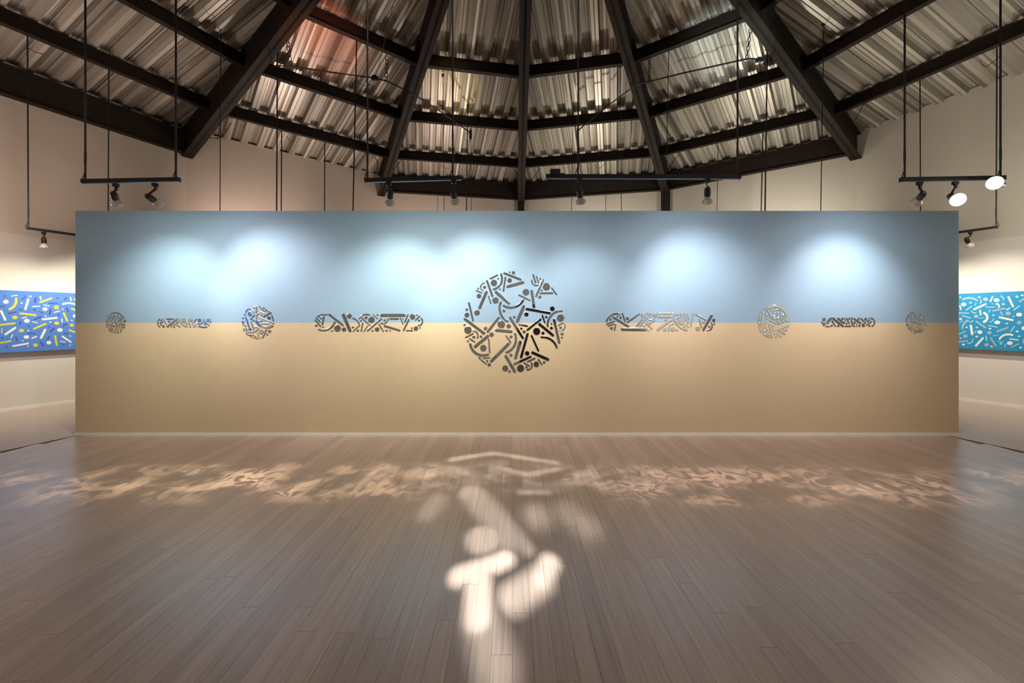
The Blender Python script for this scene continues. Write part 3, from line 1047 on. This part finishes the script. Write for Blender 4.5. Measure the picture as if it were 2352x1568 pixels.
def spotlight(clamp, pivot, lens, label, group, swivel='arm', lit=False, power=None, col=(1, 1, 1), aim=None, cone=80, rbulb=0.056, spill=0.0):
    """clamp: point under the track bar; pivot: where the lampholder hangs; lens: centre of the bulb's face"""
    clamp, pivot, lens = Vector(clamp), Vector(pivot), Vector(lens)
    ax = (lens - pivot).normalized()
    Lt = (lens - pivot).length
    root = empty('track_spotlight', clamp)
    tag(root, label, 'spotlight', group)
    m = MB()
    m.box(clamp + Vector((0, 0, -0.0195)), (0.052, 0.032, 0.032))
    m.box(clamp + Vector((0.004, 0, -0.036)), (0.030, 0.026, 0.012))
    m.build('track_adapter', M['black'], root)
    back = pivot
    m = MB()
    s = clamp + Vector((0, 0, -0.035))
    mid = (s + back) / 2
    side = Vector((0.012, 0, 0))
    if swivel == 'hook':
        m.tube([s, s + Vector((-0.012, 0, -0.03)), mid + Vector((0.014, 0, -0.01)), back], 0.006, 6)
    else:
        m.tube([s, s + Vector((0, 0, -0.035)), back - ax * 0.0], 0.012, 8)
        m.tube([s + side, s + side * 2.4 + Vector((0, 0, -0.02)), s + side + Vector((0, 0, -0.045))], 0.0035, 5)
    m.build('swivel_arm', M['black'], root, smooth=True)
    hb = Lt * 0.52
    m = MB()
    m.lathe(back - ax * 0.012, ax, [(0, 0.0), (0.0, 0.018), (0.02, 0.031), (hb * 0.55, 0.034), (hb + 0.012, 0.033), (hb + 0.012, 0.0)], 20)
    m.build('lamp_holder', M['black'], root, smooth=False)
    m = MB()
    o = back + ax * hb
    m.lathe(o, ax, [(-0.004, 0.027), (0.014, 0.025), (0.018, 0.021)], 20)
    tag(m.build('bulb_collar', M['white_cap'], root, smooth=True), 'white collar')
    lb = Lt - hb
    m = MB()
    m.lathe(o, ax, [(0.010, 0.022), (lb * 0.35, rbulb * 0.62), (lb * 0.62, rbulb * 0.88), (lb * 0.86, rbulb), (lb * 0.95, rbulb * 0.98), (lb * 0.96, rbulb * 0.93)], 24)
    bulb = m.build('bulb', M['glass'], root, smooth=True)
    m = MB()
    m.lathe(o, ax, [(lb * 0.80, rbulb * 0.93), (lb * 0.83, rbulb * 0.7), (lb * 0.85, rbulb * 0.35), (lb * 0.855, 0.0)], 24)
    tag(m.build('lens', M['lens'], bulb, smooth=True), 'glowing front lens')
    if power:
        tgt = aim if aim is not None else lens + ax
        spot('spot_beam', lens + ax * 0.03, tgt, power, col, cone, 1.0, 0.04)
        if spill:
            spot('spot_spill', lens + ax * 0.03, tgt, power * spill, col, 150, 1.0, 0.04)
    return root


TY = 4.57                                             # the front tracks hang 1.3 m before the partition
GT = 'light tracks hanging in front of the partition'
GS = 'track spotlights aimed at the partition'


def track_px(x0, y0, x1, y1, rods, label, group, Y=TY, box=None):
    a, b = px(x0, y0, Y), px(x1, y1, Y)
    rr = []
    for xb in rods:
        q = px(xb, y0, Y)
        rr.append(((xb - x0) / (x1 - x0), q.x, q.y))
    return light_track(a, b, label, rr, group, box)


track_px(191, 421, 411, 417, (196, 404), 'black light track on two rods at upper left, carrying two spotlights', GT)
track_px(840, 419, 1058, 413, (844, 1040), 'black light track left of centre, slightly tilted, with two bulbs below', GT)
track_px(1255, 410, 1699, 411, (1328, 1694), 'longest black light track, right of centre, with a power box on its left end', GT, box=0.045)
track_px(2070, 417, 2305, 413, (2078, 2298), 'black light track at upper right with two glaring bulbs', GT)


def lamp_px(xc, yc, xp, yp, xl, yl, label, dy, power, col, aimpx, swivel='arm', Y=TY, cone=86, group=GS, rb=0.056):
    clamp = px(xc, yc, Y)
    pv = px(xp, yp, Y)
    ln = px(xl, yl, Y + dy)
    aim = None
    if aimpx:
        aim = px(aimpx[0], aimpx[1], WY)
    return spotlight(clamp, pv, ln, label, group, swivel, True, power, col, aim, cone, rb, 0.30)


W1 = (0.90, 1.0, 1.0)
W2 = (0.92, 0.95, 1.0)
lamp_px(266, 421, 260, 443, 270, 470, 'spotlight on the upper left track, left one, bulb pointing almost straight down', 0.10, 120, (1.0, 1.0, 0.96), (400, 712))
lamp_px(356, 420, 338, 449, 366, 469, 'spotlight on the upper left track, right one, holder tilted and bulb turned right', 0.16, 132, (1.0, 0.94, 0.98), (645, 690))
lamp_px(893, 418, 897, 437, 895, 470, 'spotlight left of centre, left bulb on the tilted track, hanging straight', 0.10, 128, (1.0, 1.0, 0.92), (910, 708))
lamp_px(1042, 413, 1040, 438, 1047, 467, 'spotlight left of centre, right bulb on the tilted track', 0.10, 124, (1.0, 0.97, 0.94), (1115, 690))
lamp_px(1331, 411, 1331, 436, 1334, 466, 'spotlight below the left part of the longest track', 0.10, 82, (1.0, 0.97, 0.98), (1340, 755), 'arm')
lamp_px(1625, 411, 1625, 432, 1625, 467, 'spotlight hanging from a thin hook at the right end of the longest track', 0.08, 134, (1.0, 0.94, 0.97), (1600, 690), 'hook')
lamp_px(2112, 417, 2122, 443, 2103, 466, 'dark spotlight on the upper right track, turned towards the partition', 0.16, 138, (1.0, 0.94, 0.97), (1930, 695))
GG = 'glaring bulbs on the upper right track'
lamp_px(2194, 416, 2182, 450, 2201, 459, 'glaring spotlight on the upper right track, the lower one by the partition corner', -0.16, 14, NEUT, None, group=GG, rb=0.07)
lamp_px(2293, 414, 2302, 424, 2284, 420, 'glaring spotlight at the right end of the upper right track', -0.16, 14, NEUT, None, group=GG, rb=0.07)


# tracks along the side walls
def side_track(x0, x1, Y0, Y1, z, rods, label):
    a = Vector(((x0 - 1176) / F * Y0, Y0, z))
    b = Vector(((x1 - 1176) / F * Y1, Y1, z))
    return light_track(a, b, label, [(0.01, a.x, a.y), (0.99, b.x, b.y)], 'light tracks along the side walls'), a, b


_, a, b = side_track(63, 250, 6.85, 7.82, 3.04, None, 'black light track along the left wall, running behind the partition')
q = a + (b - a) * 0.18
cl = q
spotlight(cl, cl + Vector((0.0, 0.0, -0.10)), cl + Vector((-0.01, 0.02, -0.265)), 'spotlight over the blue painting on the left wall', 'spotlights over the side wall paintings',
          'arm', power=85, col=(1.0, 0.94, 0.76), aim=px(60, 770, 7.5), cone=120, rbulb=0.06)
q = a + (b - a) * 0.85
spotlight(q, q + Vector((0.0, 0.0, -0.10)), q + Vector((-0.02, 0.03, -0.265)), 'spotlight over the blue painting, hidden by the partition', 'spotlights over the side wall paintings',
          'arm', power=85, col=(1.0, 0.94, 0.76), aim=px(230, 770, 8.7), cone=120, rbulb=0.06)
_, a, b = side_track(2290, 2113, 7.13, 8.08, 3.12, None, 'black light track along the right wall, running behind the partition')
q = a + (b - a) * 0.32
spotlight(q, q + Vector((-0.07, 0.0, -0.11)), q + Vector((0.05, 0.05, -0.24)), 'spotlight over the turquoise painting on the right wall', 'spotlights over the side wall paintings',
          'arm', power=85, col=(1.0, 0.92, 0.80), aim=px(2300, 770, 7.9), cone=120, rbulb=0.06)
q = a + (b - a) * 0.85
spotlight(q, q + Vector((-0.02, 0.0, -0.11)), q + Vector((0.05, 0.05, -0.25)), 'spotlight over the turquoise painting, hidden by the partition', 'spotlights over the side wall paintings',
          'arm', power=85, col=(1.0, 0.92, 0.80), aim=px(2130, 770, 8.8), cone=120, rbulb=0.06)


# ---------------------------------------------------------------- thin rods that drop behind the partition
def solve_depth(x, y, off):
    lo, hi = 6.2, 15.0
    for _ in range(60):
        Y = (lo + hi) / 2
        p = px(x, y, Y)
        if p.z > sheet_z(p.x, p.y) - off:
            hi = Y
        else:
            lo = Y
    return Y


RODS = [(507, 80, 505, 0.1), (637, 150, 635, 0.24), (647, 312, 645, 0.24), (746, 333, 745, 0.24), (819, 104, 809, 0.24),
        (1005, 376, 1005, 0.24), (1017, 183, 1021, 0.1), (1074, 250, 1070, 0.1), (1082, 310, 1083, 0.24), (1316, 280, 1311, 0.24),
        (1392, 373, 1391, 0.24), (1425, 162, 1428, 0.1), (1536, 115, 1527, 0.24), (1649, 335, 1645, 0.24), (1752, 310, 1746, 0.24),
        (1762, 140, 1756, 0.24), (1892, 68, 1884, 0.1)]
WHERE = ['leftmost of those behind the partition, over its left quarter', 'thicker one of a close pair left of centre, left member', 'right member of the close pair left of centre',
         'single one just right of the close pair left of centre', 'thick one left of the tilted track', 'first of four under the tilted track, leftmost',
         'second of four by the right end of the tilted track', 'third of four, just past the right end of the tilted track', 'fourth of four, right of the tilted track',
         'first right of the central post, beside the hanging bulb', 'second right of the central post', 'third right of the central post', 'in front of the right-hand post behind the long track',
         'under the right end of the longest track', 'left member of the close pair right of the longest track', 'right member of the close pair right of the longest track',
         'rightmost of those behind the partition, by the big right rafter']
for (x0, y0, x1, off), wh in zip(RODS, WHERE):
    Y = solve_depth(x0, y0, off)
    tp = px(x0, y0, Y)
    zb = 3.02
    yb = HZ - (zb - CAMH) * F / Y
    bt = px(x1, yb, Y)
    root = empty('suspension_rod', bt)
    tag(root, 'thin black ceiling rod, ' + wh, 'rod', 'rods dropping behind the partition')
    top = Vector((tp.x, tp.y, sheet_z(tp.x, tp.y)))
    m = MB()
    thick = 0.0125 if ('pair' in wh or 'thick' in wh or 'third of four' in wh) else 0.0072
    m.tube([bt, tp, top + Vector((0, 0, 0.01))], thick, 6)
    m.build('rod', M['wire'], root)
    m = MB()
    m.box(top, (0.05, 0.05, 0.05))
    m.build('ceiling_clip', M['black'], root)
    m = MB()
    m.box(bt, (0.03, 0.03, 0.05))
    m.build('end_ferrule', M['black'], root)


# ---------------------------------------------------------------- power cable slung below the rafters on chains
def chain(name, top, bot, parent):
    top, bot = Vector(top), Vector(bot)
    nlk = max(4, int((top - bot).length / 0.075))
    m = MB()
    d = (bot - top) / nlk
    for i in range(nlk):
        c = top + d * (i + 0.5)
        h = d * 0.62
        ax = Vector((0.024, 0, 0)) if i % 2 == 0 else Vector((0.015, 0.019, 0))
        P = [c - h, c - h * 0.6 + ax, c + h * 0.6 + ax, c + h, c + h * 0.6 - ax, c - h * 0.6 - ax, c - h]
        m.tube(P, 0.0075, 4, caps=False)
    m.build(name, M['wire'], parent)


def slung(pts, chains, box, label, tails):
    P = [px(*p) for p in pts]
    root = empty('slung_cable', P[0])
    tag(root, label, 'cable', 'slung power cables under the roof')
    m = MB()
    m.tube(P, 0.016, 6)
    m.build('cable', M['wire'], root)
    for (x0, y0, x1, y1, Y) in chains:
        chain('chain', px(x0, y0, Y), px(x1, y1, Y), root)
    for (x, y, Y, sx, sz) in box:
        m = MB()
        m.box(px(x, y, Y), (sx, 0.05, sz))
        m.box(px(x, y, Y) + Vector((0, -0.02, 0)), (sx * 0.6, 0.05, sz * 1.35))
        m.build('connector', M['black'], root)
    for tl in tails:
        m = MB()
        m.tube([px(*q) for q in tl], 0.005, 5)
        m.build('loose_lead', M['wire'], root)
    return root


slung([(622, 153, 7.45), (640, 151, 7.5), (668, 152, 7.6), (760, 166, 8.1), (860, 179, 8.6), (888, 186, 8.7), (915, 199, 8.8), (945, 214, 8.9), (1000, 248, 9.6), (1050, 283, 10.6), (1079, 304, 11.0)],
      [(661, 96, 668, 152, 7.6), (889, 128, 887, 187, 8.7)], [(861, 180, 8.55, 0.13, 0.07), (1081, 309, 10.9, 0.06, 0.20)],
      'black cable hung on chains from the big left rafter towards the centre',
      [[(820, 176, 8.5), (822, 187, 8.5), (832, 196, 8.5), (845, 198, 8.5), (856, 192, 8.5), (860, 183, 8.5)],
       [(863, 178, 8.6), (868, 158, 8.4), (878, 120, 8.0), (890, 60, 7.4), (906, 0, 6.8)],
       [(1082, 305, 10.9), (1076, 308, 10.9), (1068, 305, 10.9), (1065, 314, 10.9), (1070, 324, 10.9), (1080, 324, 10.9), (1083, 318, 10.9)]])
slung([(1757, 138, 7.5), (1745, 137, 7.5), (1730, 135, 7.5), (1716, 135, 7.55), (1640, 152, 8.0), (1560, 170, 8.4), (1492, 187, 8.75), (1466, 192, 8.9), (1440, 210, 9.45), (1400, 240, 10.1), (1345, 284, 10.5), (1328, 300, 10.7)],
      [(1724, 66, 1715, 137, 7.55), (1492, 130, 1491, 190, 8.75)], [(1743, 139, 7.5, 0.11, 0.06), (1327, 308, 10.65, 0.05, 0.20)],
      'black cable hung on chains from the big right rafter towards the centre',
      [[(1757, 138, 7.5), (1762, 150, 7.5), (1760, 165, 7.5)], [(1327, 300, 10.7), (1322, 290, 10.7), (1322, 276, 10.8), (1323, 262, 10.9)]])

# conduits and cable loops clipped to the roof steel
COND = [((530, 283), (520, 300), (510, 314), (498, 318), (480, 316), (462, 311)),
        ((920, 369), (908, 385), (898, 399), (888, 401), (868, 400)),
        ((853, 358), (862, 362), (867, 372), (867, 398)),
        ((1182, 390), (1188, 398), (1190, 410), (1190, 428)),
        ((1241, 387), (1232, 398), (1224, 410), (1216, 420)),
        ((1562, 352), (1548, 368), (1536, 386), (1528, 392), (1505, 396)),
        ((1992, 234), (1982, 242), (1974, 258), (1964, 276))]
for c in COND:
    m = MB()
    m.tube([px(x, y, solve_depth(x, y, 0.30)) for x, y in c], 0.011, 6)
    m.build('conduit', M['wire'], ceil)
LOOPS = [((658, 313), (664, 322), (672, 326), (678, 320), (676, 314)),
         ((1012, 378), (1022, 386), (1032, 387), (1036, 382), (1032, 378)),
         ((1366, 377), (1370, 385), (1378, 386), (1386, 378), (1392, 376)),
         ((2252, 138), (2256, 150), (2266, 153), (2280, 143), (2298, 128)),
         ((60, 108), (70, 113), (82, 120), (100, 124))]
for c in LOOPS:
    m = MB()
    m.tube([px(x, y, solve_depth(x, y, 0.30)) for x, y in c], 0.006, 5)
    m.build('cable_loop', M['wire'], ceil)


# ---------------------------------------------------------------- added overhead pattern lamps imitating mirror reflections on the floor
def caustic_gobo(name, loc, col, energy, shapes, bands):
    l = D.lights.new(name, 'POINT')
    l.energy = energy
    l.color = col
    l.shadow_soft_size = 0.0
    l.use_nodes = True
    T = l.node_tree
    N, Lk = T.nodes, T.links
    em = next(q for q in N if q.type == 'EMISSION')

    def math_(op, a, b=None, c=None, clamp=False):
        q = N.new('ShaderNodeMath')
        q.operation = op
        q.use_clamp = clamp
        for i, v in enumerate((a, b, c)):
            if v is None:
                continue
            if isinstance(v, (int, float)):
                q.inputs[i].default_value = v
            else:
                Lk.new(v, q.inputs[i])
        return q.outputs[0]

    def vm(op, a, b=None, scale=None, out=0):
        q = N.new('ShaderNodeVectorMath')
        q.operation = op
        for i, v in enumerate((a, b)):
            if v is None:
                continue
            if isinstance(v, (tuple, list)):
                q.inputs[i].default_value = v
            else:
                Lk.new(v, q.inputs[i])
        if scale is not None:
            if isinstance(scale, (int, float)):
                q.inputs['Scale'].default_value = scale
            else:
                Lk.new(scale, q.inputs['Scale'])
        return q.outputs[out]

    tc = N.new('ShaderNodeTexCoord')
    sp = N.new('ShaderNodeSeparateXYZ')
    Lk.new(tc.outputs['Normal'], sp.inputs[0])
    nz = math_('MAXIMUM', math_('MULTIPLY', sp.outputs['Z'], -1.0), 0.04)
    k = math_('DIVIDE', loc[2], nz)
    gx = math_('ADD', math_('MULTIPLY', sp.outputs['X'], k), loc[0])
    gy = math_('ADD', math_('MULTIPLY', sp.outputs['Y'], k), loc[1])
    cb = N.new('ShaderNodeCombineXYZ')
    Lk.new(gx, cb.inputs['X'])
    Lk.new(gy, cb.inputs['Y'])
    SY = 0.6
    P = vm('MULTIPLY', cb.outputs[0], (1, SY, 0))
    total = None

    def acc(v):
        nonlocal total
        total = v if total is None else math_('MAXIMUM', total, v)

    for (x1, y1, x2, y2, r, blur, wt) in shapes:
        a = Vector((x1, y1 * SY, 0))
        b = Vector((x2, y2 * SY, 0))
        ba = b - a
        pa = vm('SUBTRACT', P, tuple(a))
        if ba.length > 1e-4:
            h = math_('MULTIPLY', vm('DOT_PRODUCT', pa, tuple(ba), out=1), 1.0 / ba.length_squared, clamp=True)
            q = N.new('ShaderNodeVectorMath')
            q.operation = 'SCALE'
            q.inputs[0].default_value = tuple(ba)
            Lk.new(h, q.inputs['Scale'])
            dd = vm('LENGTH', vm('SUBTRACT', pa, q.outputs[0]), out=1)
        else:
            dd = vm('LENGTH', pa, out=1)
        mr = N.new('ShaderNodeMapRange')
        mr.interpolation_type = 'SMOOTHSTEP'
        mr.inputs['From Min'].default_value = r + blur
        mr.inputs['From Max'].default_value = max(r - blur, 0.0)
        mr.inputs['To Min'].default_value = 0
        mr.inputs['To Max'].default_value = wt
        Lk.new(dd, mr.inputs['Value'])
        acc(mr.outputs[0])
    for (uc, uw, vc, vslope, vw, wt, scale, seed) in bands:
        # ridged noise inside a soft window: curled lines imitating caustics
        mp = N.new('ShaderNodeMapping')
        mp.inputs['Location'].default_value = (seed, seed * 0.7, 0)
        mp.inputs['Scale'].default_value = (scale * 2.3, scale * 2.0, 1)
        Lk.new(cb.outputs[0], mp.inputs['Vector'])
        nz1 = N.new('ShaderNodeTexNoise')
        nz1.inputs['Scale'].default_value = 1.0
        nz1.inputs['Detail'].default_value = 1.0
        nz1.inputs['Distortion'].default_value = 1.2
        Lk.new(mp.outputs[0], nz1.inputs['Vector'])
        rid = math_('SUBTRACT', 1.0, math_('MULTIPLY', math_('ABSOLUTE', math_('SUBTRACT', nz1.outputs['Fac'], 0.5)), 6.5), clamp=True)
        nz2 = N.new('ShaderNodeTexNoise')
        nz2.inputs['Scale'].default_value = 0.35
        Lk.new(mp.outputs[0], nz2.inputs['Vector'])
        patch = N.new('ShaderNodeMapRange')
        patch.interpolation_type = 'SMOOTHSTEP'
        patch.inputs['From Min'].default_value = 0.38
        patch.inputs['From Max'].default_value = 0.62
        Lk.new(nz2.outputs['Fac'], patch.inputs['Value'])
        body = math_('ADD', math_('MULTIPLY', math_('MULTIPLY', rid, patch.outputs[0]), 1.35), math_('MULTIPLY', patch.outputs[0], 0.12))
        du = math_('DIVIDE', math_('SUBTRACT', gx, uc), uw)
        wu = math_('SUBTRACT', 1.0, math_('POWER', math_('ABSOLUTE', du), 4.0), clamp=True)
        ctr = math_('SUBTRACT', vc, math_('MULTIPLY', math_('ABSOLUTE', gx), vslope))
        dv = math_('DIVIDE', math_('SUBTRACT', gy, ctr), vw)
        wv = math_('SUBTRACT', 1.0, math_('POWER', math_('ABSOLUTE', dv), 1.7), clamp=True)
        acc(math_('MULTIPLY', math_('MULTIPLY', math_('MULTIPLY', body, wu), wv), wt))
    # even illumination on the floor whatever the angle
    inv = math_('DIVIDE', loc[2] * loc[2], math_('POWER', nz, 3.0))
    down = math_('GREATER_THAN', math_('MULTIPLY', sp.outputs['Z'], -1.0), 0.05)
    res = math_('MULTIPLY', math_('MULTIPLY', total, inv), down)
    Lk.new(res, em.inputs['Strength'])
    o = D.objects.new(name, l)
    o.location = loc
    COL.objects.link(o)
    return o


def zs(u, v):
    return floor_px(800 + u / 2.5786, 960 + v / 2.5786)


def cap(u1, v1, u2, v2, wpx, blur, wt):
    a, b = zs(u1, v1), zs(u2, v2)
    Ym = (a[1] + b[1]) / 2
    return (a[0], a[1], b[0], b[1], wpx / 2 / 2.5786 / F * Ym, blur, wt)


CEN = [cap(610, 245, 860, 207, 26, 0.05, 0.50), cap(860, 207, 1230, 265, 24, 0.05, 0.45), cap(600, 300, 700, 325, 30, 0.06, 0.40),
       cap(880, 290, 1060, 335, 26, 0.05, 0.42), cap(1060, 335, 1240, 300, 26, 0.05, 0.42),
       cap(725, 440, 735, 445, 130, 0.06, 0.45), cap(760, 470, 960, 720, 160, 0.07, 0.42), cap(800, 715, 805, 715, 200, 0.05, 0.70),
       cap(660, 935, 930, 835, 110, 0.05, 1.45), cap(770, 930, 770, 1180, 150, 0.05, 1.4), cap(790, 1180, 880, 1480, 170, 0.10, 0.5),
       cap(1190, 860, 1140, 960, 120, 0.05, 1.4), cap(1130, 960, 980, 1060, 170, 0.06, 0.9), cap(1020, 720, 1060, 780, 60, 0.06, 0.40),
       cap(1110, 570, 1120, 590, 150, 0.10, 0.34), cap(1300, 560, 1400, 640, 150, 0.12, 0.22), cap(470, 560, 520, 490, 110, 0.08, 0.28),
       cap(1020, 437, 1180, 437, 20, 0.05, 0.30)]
caustic_gobo('glint_gobo_centre', (0.0, 2.2, 4.6), (0.90, 0.98, 1.0), 112.0, CEN,  # unseen pattern lamp above the floor, standing in for mirror caustics
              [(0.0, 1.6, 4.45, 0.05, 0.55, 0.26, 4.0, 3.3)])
caustic_gobo('glint_gobo_left', (-2.4, 2.4, 4.6), (1.0, 0.86, 0.62), 125.0, [],
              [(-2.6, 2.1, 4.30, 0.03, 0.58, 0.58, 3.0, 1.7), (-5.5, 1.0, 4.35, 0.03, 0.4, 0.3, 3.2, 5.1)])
caustic_gobo('glint_gobo_right', (2.4, 2.4, 4.6), (1.0, 0.86, 0.74), 110.0, [],
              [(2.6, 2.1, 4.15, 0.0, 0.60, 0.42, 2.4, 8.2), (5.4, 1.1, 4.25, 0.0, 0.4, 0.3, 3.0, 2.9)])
